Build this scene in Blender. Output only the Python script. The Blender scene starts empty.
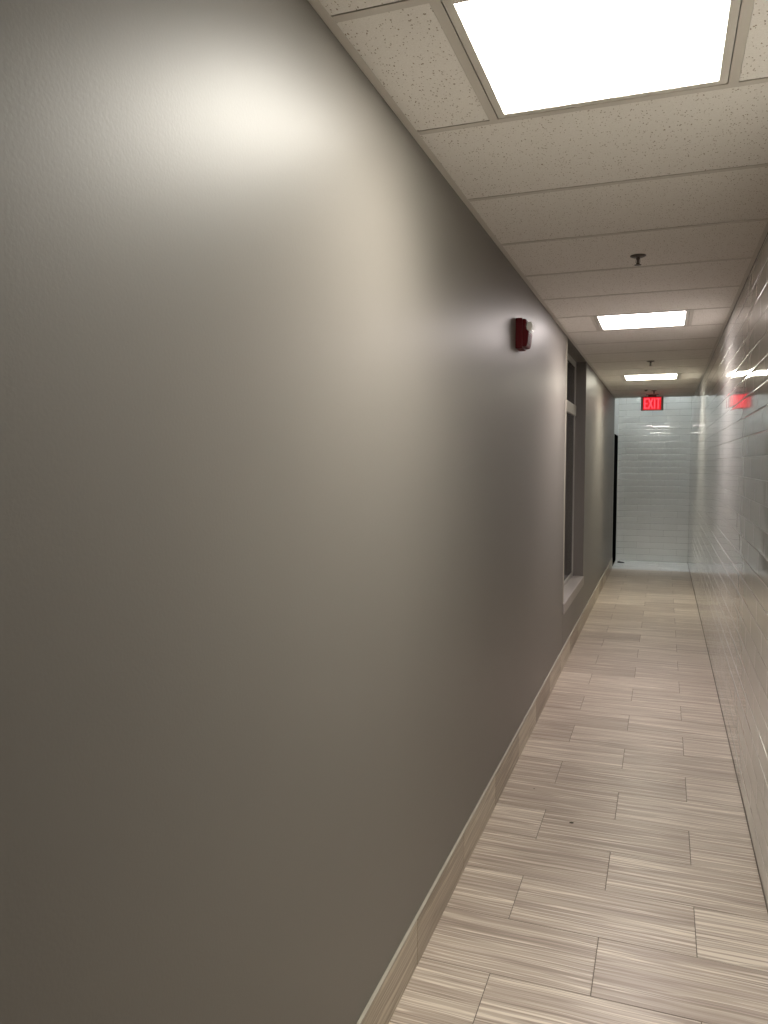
import bpy, bmesh, math, random
from mathutils import Vector, Matrix
random.seed(7)
S = bpy.context.scene
COL = S.collection

# ---------------------------------------------------------------- dimensions (metres)
XL, XR = -0.7126, 0.3826          # faces of the left and right walls
HC = 2.55                         # suspended ceiling height
Y0, YC, YB = -4.5, 11.96, 13.10   # corridor start, end of its ceiling, far tiled wall
HZ = 6.00                         # unseen ceiling of the far lobby, height invented to even out the end wall's light
SEAM0, MOD = 2.19, 0.61           # ceiling grid
TXL, TXR = -0.468, 0.142          # runners either side of a light
WY0, WY1, WZ0 = 6.00, 7.56, 0.42  # window opening in the left wall

# ---------------------------------------------------------------- materials
def mat(name, col, rough=0.5, metal=0.0, spec=0.5, emit=None, estr=0.0):
    m = bpy.data.materials.new(name); m.use_nodes = True
    b = m.node_tree.nodes['Principled BSDF']
    b.inputs['Base Color'].default_value = (*col, 1)
    b.inputs['Roughness'].default_value = rough
    b.inputs['Metallic'].default_value = metal
    b.inputs['Specular IOR Level'].default_value = spec
    if emit:
        b.inputs['Emission Color'].default_value = (*emit, 1)
        b.inputs['Emission Strength'].default_value = estr
    return m

class NT:
    def __init__(s, m): s.t = m.node_tree; s.b = s.t.nodes['Principled BSDF']
    def n(s, typ, ins=None, **kw):
        x = s.t.nodes.new(typ)
        for k, v in kw.items(): setattr(x, k, v)
        for k, v in (ins or {}).items():
            if isinstance(v, bpy.types.NodeSocket): s.t.links.new(v, x.inputs[k])
            else: x.inputs[k].default_value = v
        return x
    def link(s, a, b): s.t.links.new(a, b)
    def math(s, op, a, b=0.0):
        x = s.n('ShaderNodeMath', operation=op)
        for i, v in enumerate((a, b)):
            if isinstance(v, bpy.types.NodeSocket): s.t.links.new(v, x.inputs[i])
            else: x.inputs[i].default_value = v
        return x.outputs[0]
    def ramp(s, fac, stops):
        r = s.n('ShaderNodeValToRGB', {'Fac': fac})
        el = r.color_ramp.elements
        while len(el) < len(stops): el.new(0.5)
        for e, (p, c) in zip(el, stops):
            e.position = p; e.color = (*c, 1) if len(c) == 3 else c
        return r.outputs['Color']
    def bump(s, h, dist, strength=1.0):
        b = s.n('ShaderNodeBump', {'Height': h, 'Distance': dist, 'Strength': strength})
        s.link(b.outputs['Normal'], s.b.inputs['Normal'])

def paint_mat(name, col, rough, stipple=0.00018):
    m = mat(name, col, rough); k = NT(m)
    tc = k.n('ShaderNodeTexCoord').outputs['Object']
    a = k.n('ShaderNodeTexNoise', {'Vector': tc, 'Scale': 170.0, 'Detail': 2.0, 'Roughness': 0.5})
    c = k.n('ShaderNodeTexNoise', {'Vector': tc, 'Scale': 2.5, 'Detail': 2.0})
    h = k.math('ADD', a.outputs['Fac'], k.math('MULTIPLY', c.outputs['Fac'], 2.0))
    k.bump(h, stipple)
    v = k.math('ADD', k.math('MULTIPLY', c.outputs['Fac'], 0.06), 0.97)
    mx = k.n('ShaderNodeVectorMath', operation='SCALE'); mx.inputs[0].default_value = col
    k.link(v, mx.inputs['Scale']); k.link(mx.outputs[0], k.b.inputs['Base Color'])
    return m

M = {}
M['wall'] = paint_mat('grey_satin_paint', (0.155, 0.143, 0.128), 0.44)
M['wall'].node_tree.nodes['Principled BSDF'].inputs['Specular IOR Level'].default_value = 0.62
M['wall'].node_tree.nodes['Principled BSDF'].inputs['Coat Weight'].default_value = 0.0
M['wall'].node_tree.nodes['Principled BSDF'].inputs['Coat Roughness'].default_value = 0.30
M['white_paint'] = paint_mat('white_paint', (0.72, 0.74, 0.73), 0.4)
M['sill'] = paint_mat('grey_sill_paint', (0.30, 0.275, 0.26), 0.4)
M['frame'] = mat('window_frame_metal', (0.42, 0.41, 0.38), 0.4, 0.3)
M['grid'] = mat('white_grid_metal', (0.62, 0.58, 0.52), 0.4)
M['fix'] = mat('white_fixture_enamel', (0.66, 0.63, 0.57), 0.35)
M['chrome'] = mat('dull_chrome', (0.10, 0.085, 0.075), 0.3, 0.85)
M['red'] = mat('red_plastic', (0.11, 0.002, 0.006), 0.45, 0, 0.22)
M['lens'] = mat('clear_strobe_plastic', (0.92, 0.93, 0.91), 0.15)
M['dark'] = mat('black_door_paint', (0.0012, 0.0012, 0.0014), 0.9, 0, 0.0)
M['rubber'] = mat('black_rubber', (0.012, 0.011, 0.010), 0.6)
M['steel'] = mat('brushed_steel', (0.45, 0.45, 0.44), 0.35, 1.0)
M['crumb'] = mat('dark_debris', (0.03, 0.02, 0.012), 0.8)
M['sign_case'] = mat('grey_sign_case', (0.16, 0.15, 0.14), 0.35, 0.4)
M['sign_face'] = mat('red_backlit_panel', (0.3, 0.01, 0.02), 0.4, emit=(1.0, 0.006, 0.018), estr=0.27)
M['sign_text'] = mat('red_lit_letter', (0.5, 0.02, 0.03), 0.4, emit=(1.0, 0.07, 0.10), estr=0.48)
M['sensor'] = mat('grey_sensor_plastic', (0.2, 0.19, 0.17), 0.5)
M['grout'] = mat('pale_wall_grout', (0.50, 0.49, 0.47), 0.8)
M['grout_far'] = mat('grey_wall_grout', (0.22, 0.22, 0.21), 0.8)
M['floor_grout'] = mat('brown_floor_grout', (0.13, 0.11, 0.09), 0.9)
M['caulk'] = mat('pale_caulk', (0.33, 0.305, 0.255), 0.6)

def glass():
    m = mat('dark_window_glass', (0.30, 0.31, 0.31), 0.02)
    m.node_tree.nodes['Principled BSDF'].inputs['Transmission Weight'].default_value = 1.0; m.node_tree.nodes['Principled BSDF'].inputs['IOR'].default_value = 1.2
    return m
M['glass'] = glass()

def ceiling_mat():
    m = mat('fissured_ceiling_tile', (0.62, 0.58, 0.52), 0.9); k = NT(m)
    tc = k.n('ShaderNodeTexCoord').outputs['Object']
    warp = k.n('ShaderNodeTexNoise', {'Vector': tc, 'Scale': 30.0, 'Detail': 2.0})
    wv = k.n('ShaderNodeVectorMath', operation='MULTIPLY_ADD'); k.link(warp.outputs['Color'], wv.inputs[0])
    wv.inputs[1].default_value = (0.02, 0.02, 0.02); k.link(tc, wv.inputs[2])
    mp = k.n('ShaderNodeMapping', {'Vector': wv.outputs[0], 'Scale': (1.0, 0.55, 1.0), 'Rotation': (0, 0, 0.5)})
    v = k.n('ShaderNodeTexVoronoi', {'Vector': mp.outputs[0], 'Scale': 140.0, 'Randomness': 1.0})
    w = k.n('ShaderNodeTexNoise', {'Vector': tc, 'Scale': 75.0, 'Detail': 3.0, 'Roughness': 0.6})
    spot = k.math('MULTIPLY', k.math('LESS_THAN', v.outputs['Distance'], 0.25),
                  k.math('GREATER_THAN', w.outputs['Fac'], 0.50))
    fine = k.n('ShaderNodeTexNoise', {'Vector': tc, 'Scale': 300.0, 'Detail': 2.0})
    base = k.ramp(fine.outputs['Fac'], [(0.3, (0.80, 0.765, 0.71)), (0.7, (0.88, 0.85, 0.80))])
    mx = k.n('ShaderNodeMix', data_type='RGBA'); k.link(spot, mx.inputs[0])
    k.link(base, mx.inputs[6]); mx.inputs[7].default_value = (0.40, 0.33, 0.26, 1)
    k.link(mx.outputs[2], k.b.inputs['Base Color'])
    h = k.math('SUBTRACT', k.math('MULTIPLY', fine.outputs['Fac'], 0.25), spot)
    k.bump(h, 0.001, 0.8)
    return m
M['ceil'] = ceiling_mat()

def stone_mat(name, dark, mid, pale, rough):
    """striated stone-look porcelain: fine wavy lines run along x, shifted per tile"""
    m = mat(name, mid, rough); k = NT(m)
    tc = k.n('ShaderNodeTexCoord').outputs['Object']
    at = k.n('ShaderNodeAttribute', attribute_name='tile')
    off = k.n('ShaderNodeVectorMath', operation='SCALE', ins={0: at.outputs['Color']}); off.inputs['Scale'].default_value = 40.0
    add = k.n('ShaderNodeVectorMath', operation='ADD'); k.link(tc, add.inputs[0]); k.link(off.outputs[0], add.inputs[1])
    slow = k.n('ShaderNodeTexNoise', {'Vector': add.outputs[0], 'Scale': 3.5, 'Detail': 2.0})
    sep = k.n('ShaderNodeSeparateXYZ', {'Vector': add.outputs[0]})
    yy = k.math('ADD', sep.outputs['Y'], k.math('MULTIPLY', slow.outputs['Fac'], 0.012))
    zz = k.math('ADD', yy, sep.outputs['Z'])
    def streak(sx, sy, det, seed):
        c = k.n('ShaderNodeCombineXYZ', {'X': k.math('MULTIPLY', sep.outputs['X'], sx), 'Y': k.math('MULTIPLY', zz, sy), 'Z': seed})
        return k.n('ShaderNodeTexNoise', {'Vector': c.outputs[0], 'Scale': 1.0, 'Detail': det, 'Roughness': 0.6}).outputs['Fac']
    broad = streak(0.8, 22.0, 3.0, 0.0)
    fine = streak(1.6, 130.0, 3.0, 5.0)
    thin = streak(0.9, 42.0, 1.0, 9.0)
    ln = k.math('SUBTRACT', 1.0, k.math('MULTIPLY', k.math('ABSOLUTE', k.math('SUBTRACT', thin, 0.5)), 26.0))
    ln = k.math('MAXIMUM', ln, 0.0)
    thin2 = streak(0.7, 36.0, 1.0, 14.0)
    l2 = k.math('MAXIMUM', k.math('SUBTRACT', 1.0, k.math('MULTIPLY', k.math('ABSOLUTE', k.math('SUBTRACT', thin2, 0.5)), 26.0)), 0.0)
    f = k.math('ADD', k.math('MULTIPLY', broad, 0.33), k.math('MULTIPLY', fine, 0.67))
    f = k.math('ADD', f, k.math('SUBTRACT', k.math('MULTIPLY', ln, 0.17), k.math('MULTIPLY', l2, 0.13)))
    tone = k.n('ShaderNodeSeparateXYZ', {'Vector': at.outputs['Color']})
    f = k.math('ADD', f, k.math('MULTIPLY', k.math('SUBTRACT', tone.outputs['Z'], 0.5), 0.09))
    col = k.ramp(f, [(0.35, dark), (0.43, tuple(0.5*(a+b) for a, b in zip(dark, mid))), (0.49, mid),
                     (0.57, tuple(0.8*a+0.2*b for a, b in zip(mid, pale))), (0.65, pale)])
    k.link(col, k.b.inputs['Base Color'])
    rr = k.math('ADD', k.math('MULTIPLY', fine, 0.25), rough - 0.12)
    k.link(rr, k.b.inputs['Roughness'])
    k.bump(fine, 0.0004, 0.5)
    return m
M['floor'] = stone_mat('striated_taupe_porcelain', (0.235, 0.185, 0.15), (0.375, 0.312, 0.258), (0.62, 0.55, 0.465), 0.34)
M['base'] = stone_mat('striated_baseboard_porcelain', (0.23, 0.18, 0.13), (0.38, 0.32, 0.24), (0.54, 0.48, 0.38), 0.34)
M['pale_floor'] = stone_mat('pale_grey_porcelain', (0.58, 0.58, 0.56), (0.68, 0.68, 0.66), (0.76, 0.76, 0.74), 0.25)

def glaze_mat(name, col, rough):
    m = mat(name, col, rough); k = NT(m)
    tc = k.n('ShaderNodeTexCoord').outputs['Object']
    at = k.n('ShaderNodeAttribute', attribute_name='tile')
    tone = k.n('ShaderNodeSeparateXYZ', {'Vector': at.outputs['Color']})
    f = k.math('ADD', k.math('MULTIPLY', tone.outputs['X'], 0.06), 0.97)
    mx = k.n('ShaderNodeVectorMath', operation='SCALE'); mx.inputs[0].default_value = col
    k.link(f, mx.inputs['Scale']); k.link(mx.outputs[0], k.b.inputs['Base Color'])
    return m
M['tile'] = glaze_mat('white_glazed_tile', (0.58, 0.565, 0.54), 0.04)
M['tile_far'] = glaze_mat('white_glazed_tile_far', (0.84, 0.85, 0.83), 0.015)

M['tile'].node_tree.nodes['Principled BSDF'].inputs['IOR'].default_value = 1.6
M['tile_far'].node_tree.nodes['Principled BSDF'].inputs['IOR'].default_value = 1.75

# ---------------------------------------------------------------- mesh helpers
def obj(name, bm, m, parent=None, smooth=False, loc=(0, 0, 0)):
    me = bpy.data.meshes.new(name)
    bm.normal_update(); bm.to_mesh(me); bm.free()
    for mm in (m if isinstance(m, (list, tuple)) else [m]): me.materials.append(mm)
    if smooth:
        for p in me.polygons: p.use_smooth = True
    o = bpy.data.objects.new(name, me); COL.objects.link(o)
    if parent: o.parent = parent
    o.location = loc
    return o

def box(bm, x0, x1, y0, y1, z0, z1, bev=0.0, seg=2, mi=0):
    r = bmesh.ops.create_cube(bm, size=1.0)
    vs = r['verts']
    for v in vs:
        v.co = Vector(((x0+x1)/2 + v.co.x*(x1-x0), (y0+y1)/2 + v.co.y*(y1-y0), (z0+z1)/2 + v.co.z*(z1-z0)))
    fs = list({f for v in vs for f in v.link_faces})
    for f in fs: f.material_index = mi
    if bev > 0:
        es = list({e for v in vs for e in v.link_edges})
        bmesh.ops.bevel(bm, geom=es, offset=bev, segments=seg, profile=0.5, affect='EDGES')

def lathe(bm, prof, seg=28):
    """profile [(r, z)...] turned about the z axis"""
    rings = []
    for r, z in prof:
        if r <= 1e-6: rings.append([bm.verts.new((0, 0, z))])
        else: rings.append([bm.verts.new((r*math.cos(2*math.pi*i/seg), r*math.sin(2*math.pi*i/seg), z)) for i in range(seg)])
    for a, b in zip(rings, rings[1:]):
        for i in range(seg):
            j = (i+1) % seg
            q = [a[i % len(a)], a[j % len(a)], b[j % len(b)], b[i % len(b)]]
            u = []
            for v in q:
                if v not in u: u.append(v)
            if len(u) > 2: bm.faces.new(u)
    bmesh.ops.recalc_face_normals(bm, faces=bm.faces)

def prism(bm, pts, a0, a1, axis):
    """polygon pts in the plane normal to axis, extruded a0..a1"""
    def P(u, v, a): return {'x': (a, u, v), 'y': (u, a, v), 'z': (u, v, a)}[axis]
    A = [bm.verts.new(P(u, v, a0)) for u, v in pts]; B = [bm.verts.new(P(u, v, a1)) for u, v in pts]
    bm.faces.new(A); bm.faces.new(B[::-1])
    for i in range(len(pts)):
        j = (i+1) % len(pts); bm.faces.new((A[i], B[i], B[j], A[j]))
    bmesh.ops.recalc_face_normals(bm, faces=bm.faces)

def struct(o): o['kind'] = 'structure'; return o
def tag(o, label, cat, group=None):
    o['label'] = label; o['category'] = cat
    if group: o['group'] = group
    return o
def empty(name, loc):
    o = bpy.data.objects.new(name, None); COL.objects.link(o); o.location = loc
    o.empty_display_size = 0.1
    return o

# ---------------------------------------------------------------- floor: 12x24 in tiles, running bond
def floor_tiles(name, rows, m, thick=0.012):
    """rows: list of (y0, y1, [x joints]) -> bevelled slabs with a per-tile random colour attribute"""
    bm = bmesh.new(); lay = bm.loops.layers.float_color.new('tile')
    g = 0.0013
    for y0, y1, js in rows:
        xs = [XL] + [j for j in js if XL < j < XR] + [XR]
        for a, b in zip(xs, xs[1:]):
            n0 = len(bm.faces)
            box(bm, a + (g if a > XL else 0), b - (g if b < XR else 0.003), y0+g, y1-g, -thick, 0.0, 0.0007, 1)
            c = (random.random(), random.random(), random.random(), 1)
            bm.faces.ensure_lookup_table()
            for f in bm.faces[n0:]:
                for l in f.loops: l[lay] = c
    n0 = len(bm.faces)
    box(bm, XL-0.1, XR+0.1, rows[0][0], rows[-1][1], -0.03, -0.0014, mi=1)
    return struct(obj(name, bm, [m, M['floor_grout']]))

rows = []
PIT = 0.3035
k0 = int(math.floor((Y0 - 2.284) / PIT))
for k in range(k0, 33):
    y0 = 2.284 + PIT*k; y1 = y0 + PIT
    y0 = max(y0, Y0); y1 = min(y1, YC + 0.03)
    if y1 - y0 < 0.01: continue
    rows.append((y0, y1, [-0.173] if k % 2 == 0 else [-0.478, 0.135]))
floor_tiles('floor', rows, M['floor'])
rows2 = [(YC+0.03, YC+0.335, [-0.35, 0.26]), (YC+0.335, YC+0.94, [-0.05]), (YC+0.94, YB, [-0.35, 0.26])]
floor_tiles('floor', rows2, M['pale_floor'])

# ---------------------------------------------------------------- glazed running-bond wall tile, 4x16 in
def tile_wall(name, axis, u0, u1, z1, face, sign, m, uoff=0.0, keep=None, jitter=1.0, dome=0.015, per=0.0012, g=0.0008, gm='grout'):
    """tiles on a wall whose plane is x=face (axis 'y') or y=face (axis 'x'); sign = outward direction"""
    bm = bmesh.new(); lay = bm.loops.layers.float_color.new('tile')
    L, H = 0.4064, 0.1016
    def P(u, z, h):
        d = face + sign*h
        return (d, u, z) if axis == 'y' else (u, d, z)
    nrow = int(math.ceil(z1 / H))
    for r in range(nrow):
        za, zb = r*H, min((r+1)*H, z1)
        if zb - za < 0.004: continue
        c0 = int(math.floor((u0-uoff)/L)) - 1
        rt = random.gauss(0, 0.010)*jitter
        for c in range(c0, c0 + int((u1-u0)/L) + 4):
            a = uoff + c*L + (L/2 if r % 2 else 0); b = a + L
            a = max(a, u0); b = min(b, u1)
            if b - a < 0.01: continue
            if keep and not keep(a, b, za, zb): continue
            tu, tv = random.gauss(0, 0.0002)*jitter, rt + random.gauss(0, per)*jitter
            cv, cu, tw = abs(random.gauss(0, dome)), random.gauss(0, 0.0004)*jitter, random.gauss(0, 0.002)*jitter
            uc, zc = (a+b)/2, (za+zb)/2; hu, hz = (b-a)/2 - g*0.5, (zb-za)/2 - g
            us = [(-hu-0.00005, 3), (-hu, 2), (-hu+0.0004, 1), (-hu+0.003, 0), (-hu/2, 0), (0, 0), (hu/2, 0), (hu-0.003, 0), (hu-0.0004, 1), (hu, 2), (hu+0.00005, 3)]
            vs = [(-hz-0.00005, 3), (-hz, 2), (-hz+0.0008, 1), (-hz+0.003, 0), (-hz/2, 0), (0, 0), (hz/2, 0), (hz-0.003, 0), (hz-0.0008, 1), (hz, 2), (hz+0.00005, 3)]
            grid = []
            for du, eu in us:
                col = []
                for dv, ev in vs:
                    h = tu*du + tv*dv - cv*dv*dv - cu*du*du + tw*du*dv
                    h -= max((0.0, 0.00002, 0.00025, 0.0032)[eu], (0.0, 0.00015, 0.0008, 0.0032)[ev])
                    col.append(bm.verts.new(P(uc+du, zc+dv, h)))
                grid.append(col)
            cc = (random.random(), random.random(), random.random(), 1)
            for i in range(10):
                for j in range(10):
                    q = (grid[i][j], grid[i+1][j], grid[i+1][j+1], grid[i][j+1])
                    f = bm.faces.new(q); f.smooth = True
                    for l in f.loops: l[lay] = cc
    bmesh.ops.recalc_face_normals(bm, faces=bm.faces)
    # make sure they face outward
    out = Vector((sign, 0, 0)) if axis == 'y' else Vector((0, sign, 0))
    bm.normal_update()
    fl = [f for f in bm.faces if f.normal.dot(out) < 0]
    if fl: bmesh.ops.reverse_faces(bm, faces=fl)
    n0 = len(bm.faces)
    t = 0.12
    d0, d1 = sorted((face - sign*0.0024, face - sign*t))
    if axis == 'y': box(bm, d0, d1, u0, u1, 0, z1, mi=1)
    else: box(bm, u0, u1, d0, d1, 0, z1, mi=1)
    return struct(obj(name, bm, [m, M[gm]]))

tile_wall('wall_right', 'y', Y0, YB, HZ, XR, -1, M['tile'], uoff=0.13,
          keep=lambda a, b, za, zb: zb < HC + 0.11 or b > YC)
tile_wall('wall_back', 'x', XL, XR, HZ, YB, -1, M['tile_far'], uoff=-0.395, jitter=0.22, dome=0.005, per=0.004, g=0.0016, gm='grout_far')

# ---------------------------------------------------------------- left wall with its window opening
bm = bmesh.new()
TH = 0.17
box(bm, XL-TH, XL, Y0, WY0, 0, 2.70, 0.003)
box(bm, XL-TH, XL, WY1, YC+0.04, 0, HZ, 0.003)
box(bm, XL-TH, XL, WY0, WY1, 0, WZ0)
box(bm, XL-TH, XL, WY0, WY1, HC-0.003, 2.70)
struct(obj('wall_left', bm, M['wall']))

bm = bmesh.new(); box(bm, XL-TH, XR+0.12, Y0-0.12, Y0, 0, 2.7); struct(obj('wall_behind', bm, M['wall']))

# window: frame with a transom bar, two panes, a painted sill and a corner bead
win = empty('window_1', (XL, (WY0+WY1)/2, WZ0)); win['kind'] = 'structure'
wl = (-XL, -(WY0+WY1)/2, -WZ0)
GX0, GX1 = XL-0.150, XL-0.095      # depth range of the metal frame
ZT0, ZT1 = 1.598+0.44, 1.598+0.535 # transom bar
bm = bmesh.new()
box(bm, GX0, GX1, WY0, WY0+0.05, WZ0+0.085, HC-0.003, 0.003)
box(bm, GX0, GX1, WY1-0.05, WY1, WZ0+0.085, HC-0.003, 0.003)
box(bm, GX0, GX1, WY0+0.05, WY1-0.05, HC-0.055, HC-0.003, 0.003)
box(bm, GX0, GX1, WY0+0.05, WY1-0.05, WZ0+0.085, WZ0+0.125, 0.003)
obj('window_frame', bm, M['frame'], win, loc=wl)
bm = bmesh.new(); box(bm, GX0, GX1+0.012, WY0+0.05, WY1-0.05, ZT0, ZT1, 0.004)
obj('transom_bar', bm, M['frame'], win, loc=wl)
bm = bmesh.new(); box(bm, GX1-0.012, GX1-0.006, WY0+0.05, WY1-0.05, ZT1, HC-0.055); obj('transom_pane', bm, M['glass'], win, loc=wl)
bm = bmesh.new(); box(bm, GX1-0.012, GX1-0.006, WY0+0.05, WY1-0.05, WZ0+0.125, ZT0); obj('lower_pane', bm, M['glass'], win, loc=wl)
bm = bmesh.new(); box(bm, XL-TH+0.005, XL+0.010, WY0+0.002, WY1-0.002, WZ0+0.0, WZ0+0.085, 0.006, 3)
obj('window_sill', bm, M['sill'], win, loc=wl)
bm = bmesh.new(); box(bm, XL-0.004, XL+0.0045, WY0-0.030, WY0+0.0015, WZ0+0.09, HC-0.01, 0.0015)
obj('corner_bead', bm, M['caulk'], win, loc=wl)
# the unlit room beyond the glass
bm = bmesh.new()
box(bm, XL-3.1, XL-3.0, 3.5, 10.0, 0, 2.7)
struct(obj('wall_beyond', bm, M['wall']))

# baseboard: cut pieces of the floor tile with a pale top edge
bm = bmesh.new(); lay = bm.loops.layers.float_color.new('tile')
js = []
y = 2.241 - 0.602*12
while y < YC: js.append(y); y += 0.602
js = [max(Y0, j) for j in js if j + 0.602 > Y0] + [YC+0.03]
for a, b in zip(js, js[1:]):
    n0 = len(bm.faces)
    box(bm, XL+0.0002, XL+0.0095, a+0.0008, b-0.0008, 0.0, 0.154, 0.0012, 1)
    c = (random.random(), random.random(), random.random(), 1)
    bm.faces.ensure_lookup_table()
    for f in bm.faces[n0:]:
        for l in f.loops: l[lay] = c
def rot_base(m):
    for n in m.node_tree.nodes:
        if n.type == 'MATH' and n.operation == 'MULTIPLY' and abs(n.inputs[1].default_value - 0.09) < 1e-6: n.inputs[1].default_value = 0.22
    """lines of the cut pieces run along the wall instead of across it"""
    t = m.node_tree
    sep = [n for n in t.nodes if n.type == 'SEPXYZ' and n.inputs[0].links and n.inputs[0].links[0].from_node.type == 'VECT_MATH'][0]
    src = sep.inputs[0].links[0].from_socket
    mp = t.nodes.new('ShaderNodeSeparateXYZ'); t.links.new(src, mp.inputs[0])
    cb = t.nodes.new('ShaderNodeCombineXYZ')
    t.links.new(mp.outputs['Y'], cb.inputs['X']); t.links.new(mp.outputs['Z'], cb.inputs['Y'])
    t.links.new(cb.outputs[0], sep.inputs[0])
rot_base(M['base'])
bb = struct(obj('baseboard_left', bm, M['base']))
bm = bmesh.new(); box(bm, XL+0.0002, XL+0.0105, Y0, YC+0.03, 0.154, 0.1575, 0.0006, 1)
obj('top_edge', bm, M['caulk'], bb)

# ---------------------------------------------------------------- suspended ceiling
LIGHTS = [-6, 0, 6, 12]              # light k fills the bay that ends at seam k
def seam(k): return SEAM0 + MOD*k
bm = bmesh.new(); gr = bmesh.new()
F = 0.012                            # half width of a runner flange
ks = list(range(-11, 17))
for k in ks:
    ya, yb = max(seam(k-1), Y0), min(seam(k), YC)
    spans = [(XL+0.001, XR-0.001)]
    if k in LIGHTS: spans = [(XL+0.001, TXL-F*0.2), (TXR+F*0.2, XR-0.001)]
    for a, b in spans:
        if k in LIGHTS:              # leave a shadow gap against the runners
            if a < TXL: b = TXL - F - 0.0008
            else: a = TXR + F + 0.0008
        box(bm, a, b, ya + F + 0.0005, yb - F - 0.0035, HC+0.001, HC+0.016)
    if k < 16: box(gr, XL+0.0005, XR-0.0005, yb-F, yb+F, HC, HC+0.0012); box(gr, XL+0.0005, XR-0.0005, yb-0.001, yb+0.001, HC+0.0012, HC+0.035)
    if k in LIGHTS:
        for tx in (TXL, TXR):
            box(gr, tx-F, tx+F, ya+F, yb-F, HC, HC+0.0012); box(gr, tx-0.001, tx+0.001, ya+F, yb-F, HC+0.0012, HC+0.035)
struct(obj('ceiling', bm, M['ceil']))
struct(obj('trim_1', gr, M['grid']))
bm = bmesh.new(); box(bm, XL+0.0005, XL+0.022, Y0, YC, HC-0.0016, HC-0.0002); box(bm, XL+0.0003, XL+0.0015, Y0, YC, HC-0.0002, HC+0.02)
struct(obj('trim_2', bm, M['grid']))
bm = bmesh.new(); box(bm, XR-0.020, XR-0.003, Y0, YC, HC-0.0016, HC-0.0002); box(bm, XR-0.0035, XR-0.0027, Y0, YC, HC-0.0002, HC+0.02)
struct(obj('trim_3', bm, M['grid']))
# bulkhead where the corridor ceiling ends, and the unseen lobby ceiling, raised for more even light
bm = bmesh.new(); box(bm, XL, XR-0.004, YC, YC+0.08, HC-0.001, HZ, 0.002); struct(obj('wall_bulkhead', bm, M['white_paint']))
bm = bmesh.new(); box(bm, XL-0.1, XR+0.1, YC+0.0, YB+0.1, HZ, HZ+0.05); struct(obj('ceiling', bm, M['white_paint']))

# recessed 2x2 lights
def light_mat(name, col, s):
    m = bpy.data.materials.new(name); m.use_nodes = True
    t = m.node_tree; t.nodes.clear()
    e = t.nodes.new('ShaderNodeEmission'); o = t.nodes.new('ShaderNodeOutputMaterial')
    e.inputs[0].default_value = (*col, 1); e.inputs[1].default_value = s
    t.links.new(e.outputs[0], o.inputs[0]); return m
LABELS = {
 -6: ('square flat ceiling light in the ceiling behind the viewpoint', (1.0, 0.90, 0.74), 2.2),
  0: ('large square white ceiling light panel, nearest, cut off by the top of the picture', (1.0, 0.96, 0.86), 12.0),
  6: ('square white ceiling light panel in the middle of the corridor, past the red alarm', (1.0, 0.90, 0.88), 10.5),
 12: ('farthest square ceiling light panel, just before the exit sign', (1.0, 0.95, 0.79), 10.5)}
def ceiling_light(k, cx, cy, z):
    lab, col, st = LABELS[k]
    t = empty('ceiling_light', (cx, cy, z)); tag(t, lab, 'ceiling light', 'square ceiling lights of the corridor')
    bm = bmesh.new(); o, i = 0.2910, 0.2700
    for sx in (-1, 1):
        a, b = sorted((sx*i, sx*o)); box(bm, a, b, -o, o, 0.0005, 0.012, 0.0012, 2)
        box(bm, -i, i, a, b, 0.0005, 0.012, 0.0012, 2)
    obj('frame', bm, M['fix'], t)
    bm = bmesh.new()
    for sx in (-1, 1):
        a, b = sorted((sx*0.284, sx*0.290)); box(bm, a, b, -0.290, 0.290, 0.0125, 0.085); box(bm, -0.284, 0.284, a, b, 0.0125, 0.085)
    box(bm, -0.290, 0.290, -0.290, 0.290, 0.0855, 0.090)
    obj('housing', bm, M['fix'], t)
    bm = bmesh.new(); box(bm, -0.2700, 0.2700, -0.2700, 0.2700, 0.0075, 0.0100)
    obj('diffuser', bm, light_mat('lit_diffuser', col, st*0.70), t)
    # the prismatic panel throws most of its light downwards
    la = bpy.data.lights.new('lamp', 'AREA'); la.shape = 'SQUARE'; la.size = 0.538
    la.color = col; la.energy = st*0.43; la.spread = math.radians(128)
    lo = bpy.data.objects.new('lamp', la); COL.objects.link(lo); lo.parent = t; lo.location = (0, 0, 0.0068)
for k in LIGHTS: ceiling_light(k, (TXL+TXR)/2, seam(k)-MOD/2, HC)

# lobby light, cooler, above the bulkhead line
t = empty('ceiling_light', (-0.165, 12.56, HZ)); tag(t, 'cool white ceiling light of the space at the corridor end, out of view', 'ceiling light')
bm = bmesh.new()
for sx in (-1, 1):
    a, b = sorted((sx*0.28, sx*0.30)); box(bm, a, b, -0.30, 0.30, -0.03, 0); box(bm, -0.28, 0.28, a, b, -0.03, 0)
obj('frame', bm, M['fix'], t)
bm = bmesh.new(); box(bm, -0.28, 0.28, -0.28, 0.28, -0.02, -0.015); obj('diffuser', bm, light_mat('cool_lit_diffuser', (0.92, 0.97, 1.0), 27.0), t)

# ---------------------------------------------------------------- lobby side wall with black door
DY0, DY1, DZ = 12.035, 13.04, 2.035
bm = bmesh.new()
box(bm, XL-TH, XL, YC+0.04, DY0, 0, HZ)
box(bm, XL-TH, XL, DY1, YB, 0, HZ)
box(bm, XL-TH, XL, DY0, DY1, DZ, HZ)
struct(obj('wall_lobby', bm, M['white_paint']))
d = empty('door_1', (XL, (DY0+DY1)/2, 0)); d['kind'] = 'structure'; dl = (-XL, -(DY0+DY1)/2, 0)
bm = bmesh.new()
box(bm, XL-0.12, XL+0.001, DY0-0.03, DY0+0.004, 0, DZ+0.03, 0.002); box(bm, XL-0.12, XL+0.001, DY1-0.004, DY1+0.03, 0, DZ+0.03, 0.002)
box(bm, XL-0.12, XL+0.001, DY0+0.004, DY1-0.004, DZ-0.004, DZ+0.03, 0.002)
obj('door_frame', bm, M['white_paint'], d, loc=dl)
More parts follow.
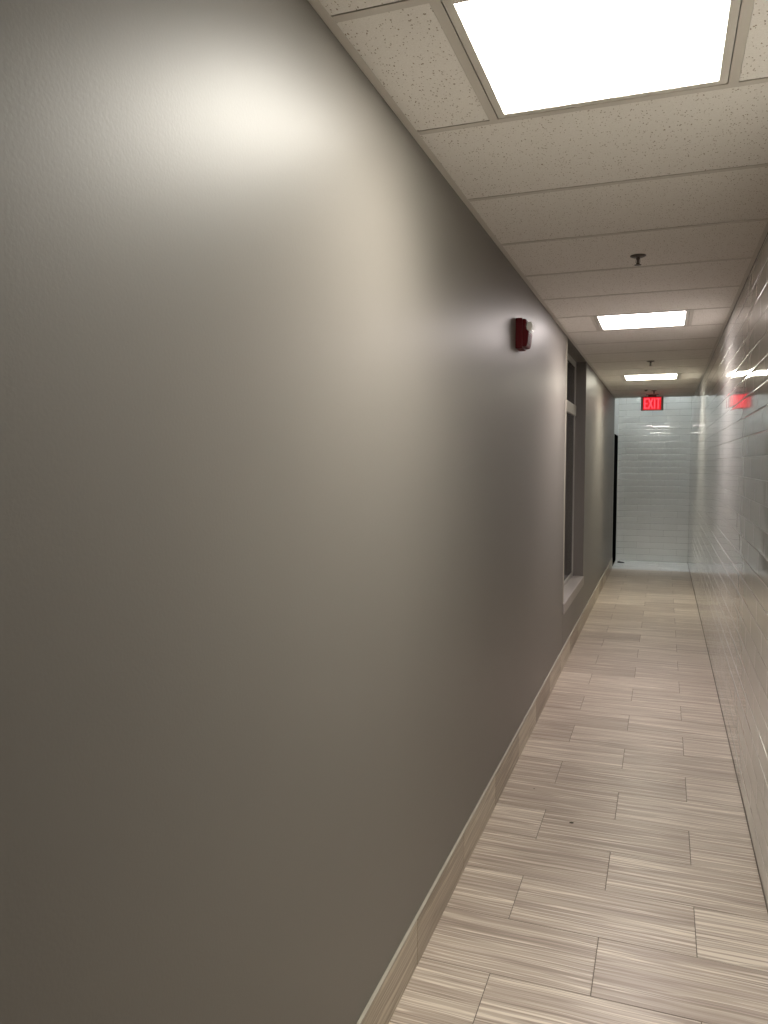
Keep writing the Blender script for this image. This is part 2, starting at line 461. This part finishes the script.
bm = bmesh.new(); box(bm, XL-0.055, XL-0.002, DY0+0.006, DY1-0.006, 0.008, DZ-0.006, 0.002); obj('door_slab', bm, M['dark'], d, loc=dl)

# small black doorstop on the pale floor
bm = bmesh.new(); prism(bm, [(-0.055, 0), (0.05, 0), (0.05, 0.010), (-0.03, 0.024), (-0.055, 0.024)], -0.02, 0.02, 'y')
bmesh.ops.bevel(bm, geom=list(bm.edges), offset=0.002, segments=2, affect='EDGES')
tag(obj('doorstop', bm, M['rubber'], loc=(-0.612, 12.72, 0.0)), 'small black wedge on the pale floor beside the black door', 'doorstop')

# ---------------------------------------------------------------- sprinklers
def sprinkler(x, y, label):
    t = empty('fire_sprinkler', (x, y, HC+0.001)); tag(t, label, 'sprinkler', 'fire sprinklers hanging from the corridor ceiling')
    bm = bmesh.new(); lathe(bm, [(0, 0), (0.036, 0), (0.0355, -0.003), (0.026, -0.007), (0.014, -0.009), (0.0, -0.009)]); obj('escutcheon', bm, M['chrome'], t, True)
    bm = bmesh.new(); lathe(bm, [(0, -0.009), (0.009, -0.009), (0.009, -0.016), (0.0055, -0.018), (0.0045, -0.030), (0.006, -0.036), (0.008, -0.041), (0, -0.041)], 20); obj('stem', bm, M['chrome'], t, True)
    bm = bmesh.new()
    for s in (-1, 1):
        pts = [(s*0.007, -0.016), (s*0.0095, -0.018), (s*0.0095, -0.030), (s*0.006, -0.0405), (s*0.004, -0.0405), (s*0.0070, -0.030)]
        prism(bm, pts if s > 0 else pts[::-1], -0.0015, 0.0015, 'y')
    obj('frame_arms', bm, M['chrome'], t)
    bm = bmesh.new()
    n = 12; top, bot = [], []
    for i in range(n*4):
        a = 2*math.pi*i/(n*4); r = 0.0155 if i % 4 in (0, 1) else 0.0115
        top.append(bm.verts.new((r*math.cos(a), r*math.sin(a), -0.0412))); bot.append(bm.verts.new((r*math.cos(a), r*math.sin(a), -0.0432)))
    bm.faces.new(top); bm.faces.new(bot[::-1])
    for i in range(n*4): j = (i+1) % (n*4); bm.faces.new((top[i], bot[i], bot[j], top[j]))
    bmesh.ops.recalc_face_normals(bm, faces=bm.faces)
    obj('deflector', bm, M['chrome'], t)
sprinkler(-0.135, 3.80, 'nearest dark ceiling sprinkler, between the first and second light panels')
sprinkler(-0.143, 7.74, 'small dark ceiling sprinkler between the second and third light panels')
sprinkler(-0.150, 10.90, 'tiny dark ceiling sprinkler just in front of the exit sign')

bm = bmesh.new(); lathe(bm, [(0, 0), (0.020, 0), (0.020, -0.006), (0.015, -0.016), (0.007, -0.020), (0, -0.020)], 24)
tag(obj('ceiling_sensor', bm, M['sensor'], smooth=True, loc=(-0.247, 10.75, HC+0.001)), 'tiny grey dome on the ceiling left of the farthest sprinkler', 'ceiling sensor')

# ---------------------------------------------------------------- exit sign
EX, EY, EZ = -0.180, 11.50, 1.598+0.728
t = empty('exit_sign', (EX, EY, EZ)); tag(t, 'glowing red exit sign hanging from the ceiling at the corridor end', 'exit sign')
W, H = 0.300, 0.196
bm = bmesh.new()
box(bm, -W/2, W/2, 0.006, 0.045, 0, H, 0.006, 3)
obj('case', bm, M['sign_case'], t)
bm = bmesh.new()
box(bm, -W/2, -W/2+0.030, -0.002, 0.006, 0.0, H, 0.003); box(bm, W/2-0.030, W/2, -0.002, 0.006, 0.0, H, 0.003)
box(bm, -W/2+0.030, W/2-0.030, -0.002, 0.006, 0, 0.010, 0.002); box(bm, -W/2+0.030, W/2-0.030, -0.002, 0.006, H-0.010, H, 0.002)
obj('bezel', bm, M['sign_case'], t)
bm = bmesh.new(); box(bm, -W/2+0.030, W/2-0.030, 0.001, 0.006, 0.010, H-0.010); obj('face_panel', bm, M['sign_face'], t)
def letters(bm, y0, y1):
    h, z0, s = 0.146, 0.025, 0.019
    z1 = z0 + h
    def b(xa, xb, za, zb): box(bm, xa, xb, y0, y1, za, zb)
    x = -0.108
    b(x, x+s, z0, z1)
    for za in (z0, z0+h/2-s/2, z1-s): b(x+s, x+0.050, za, za+s)
    x = -0.047
    for sg in (1, -1):                 # X: two crossing bars
        xa, xb = (x, x+0.054) if sg > 0 else (x+0.054, x)
        d = 0.011*sg
        prism(bm, [(xa-d, z0), (xa+d, z0), (xb+d, z1), (xb-d, z1)], y0 - (0.0002 if sg > 0 else 0), y1, 'y')
    x = 0.024
    b(x, x+s, z0, z1)
    x = 0.054
    b(x, x+0.056, z1-s, z1); b(x+0.0185, x+0.0375, z0, z1-s)
bm = bmesh.new(); letters(bm, -0.0015, 0.001); obj('exit_lettering', bm, M['sign_text'], t)
bm = bmesh.new(); box(bm, -0.055, 0.055, 0.008, 0.043, H, H+0.020, 0.003); box(bm, -0.085, 0.085, 0.0, 0.05, H+0.020, HC+0.001-EZ, 0.001)
obj('canopy', bm, M['sign_case'], t)

# ---------------------------------------------------------------- fire alarm strobe on the left wall
AY, AZ = 3.935, 1.598+0.569
t = empty('fire_alarm', (XL-0.001, AY, AZ)); tag(t, 'red fire alarm with a clear strobe high on the grey wall', 'fire alarm')
bm = bmesh.new(); box(bm, 0, 0.034, -0.060, 0.060, 0, 0.150, 0.004, 3); obj('back_box', bm, M['red'], t)
bm = bmesh.new()
prism(bm, [(0.034, 0.008), (0.056, 0.010), (0.0615, 0.030), (0.067, 0.083), (0.052, 0.092), (0.048, 0.112), (0.054, 0.134), (0.052, 0.143), (0.034, 0.145)], -0.056, 0.056, 'y')
bmesh.ops.bevel(bm, geom=[e for e in bm.edges], offset=0.0025, segments=2, affect='EDGES')
obj('housing', bm, M['red'], t)
bm = bmesh.new()
prism(bm, [(0.0525, 0.093), (0.066, 0.086), (0.078, 0.094), (0.080, 0.112), (0.074, 0.132), (0.0545, 0.133), (0.0495, 0.112)], -0.034, 0.034, 'y')
bmesh.ops.bevel(bm, geom=[e for e in bm.edges], offset=0.003, segments=2, affect='EDGES')
obj('strobe_lens', bm, M['lens'], t)
bm = bmesh.new()
for i in range(5): box(bm, 0.0575+0.0012*i, 0.0625+0.0012*i, -0.030, 0.030, 0.026+0.010*i, 0.030+0.010*i, 0.0008, 1)
obj('sounder_grille', bm, M['red'], t)

# ---------------------------------------------------------------- specks on the floor
def crumb(x, y, s, label):
    bm = bmesh.new(); bmesh.ops.create_icosphere(bm, subdivisions=2, radius=1.0)
    rr = random.Random(int(x*1000))
    for v in bm.verts:
        j = 1 + rr.uniform(-0.18, 0.18); v.co = Vector((v.co.x*s*j, v.co.y*s*0.45*j + abs(v.co.x)*s*0.2, (v.co.z*0.3+0.3)*s*0.7))
    return tag(obj('debris_crumb', bm, M['crumb'], loc=(x, y, 0.0)), label, 'debris', 'crumbs on the floor')
crumb(-0.352, 3.396, 0.0095, 'small dark crumb in the middle of the tiled floor, the larger of two specks')
crumb(-0.565, 3.700, 0.0045, 'tiny faint dark speck on the floor tiles nearer the baseboard')

# ---------------------------------------------------------------- world, camera, colour
w = bpy.data.worlds.new('World'); S.world = w; w.use_nodes = True
w.node_tree.nodes['Background'].inputs[0].default_value = (0.02, 0.02, 0.02, 1)
w.node_tree.nodes['Background'].inputs[1].default_value = 0.3
cam = bpy.data.cameras.new('camera'); co = bpy.data.objects.new('camera', cam); COL.objects.link(co)
yaw, pit = math.radians(20.02), math.radians(-3.70)
co.location = (0, 0, 1.598); co.rotation_euler = (math.pi/2 + pit, 0, yaw)
cam.sensor_fit = 'VERTICAL'; cam.sensor_height = 36.0; cam.lens = 36.0*767.8/1024; cam.clip_start = 0.01
S.camera = co
S.view_settings.view_transform = 'Standard'; S.view_settings.look = 'None'
S.view_settings.exposure = 1.5; S.view_settings.gamma = 1.0; S.view_settings.use_curve_mapping = False
S.cycles.max_bounces = 10; S.cycles.diffuse_bounces = 6; S.cycles.glossy_bounces = 5; S.cycles.transmission_bounces = 6
S.cycles.sample_clamp_indirect = 8.0
S.cycles.use_denoising = True
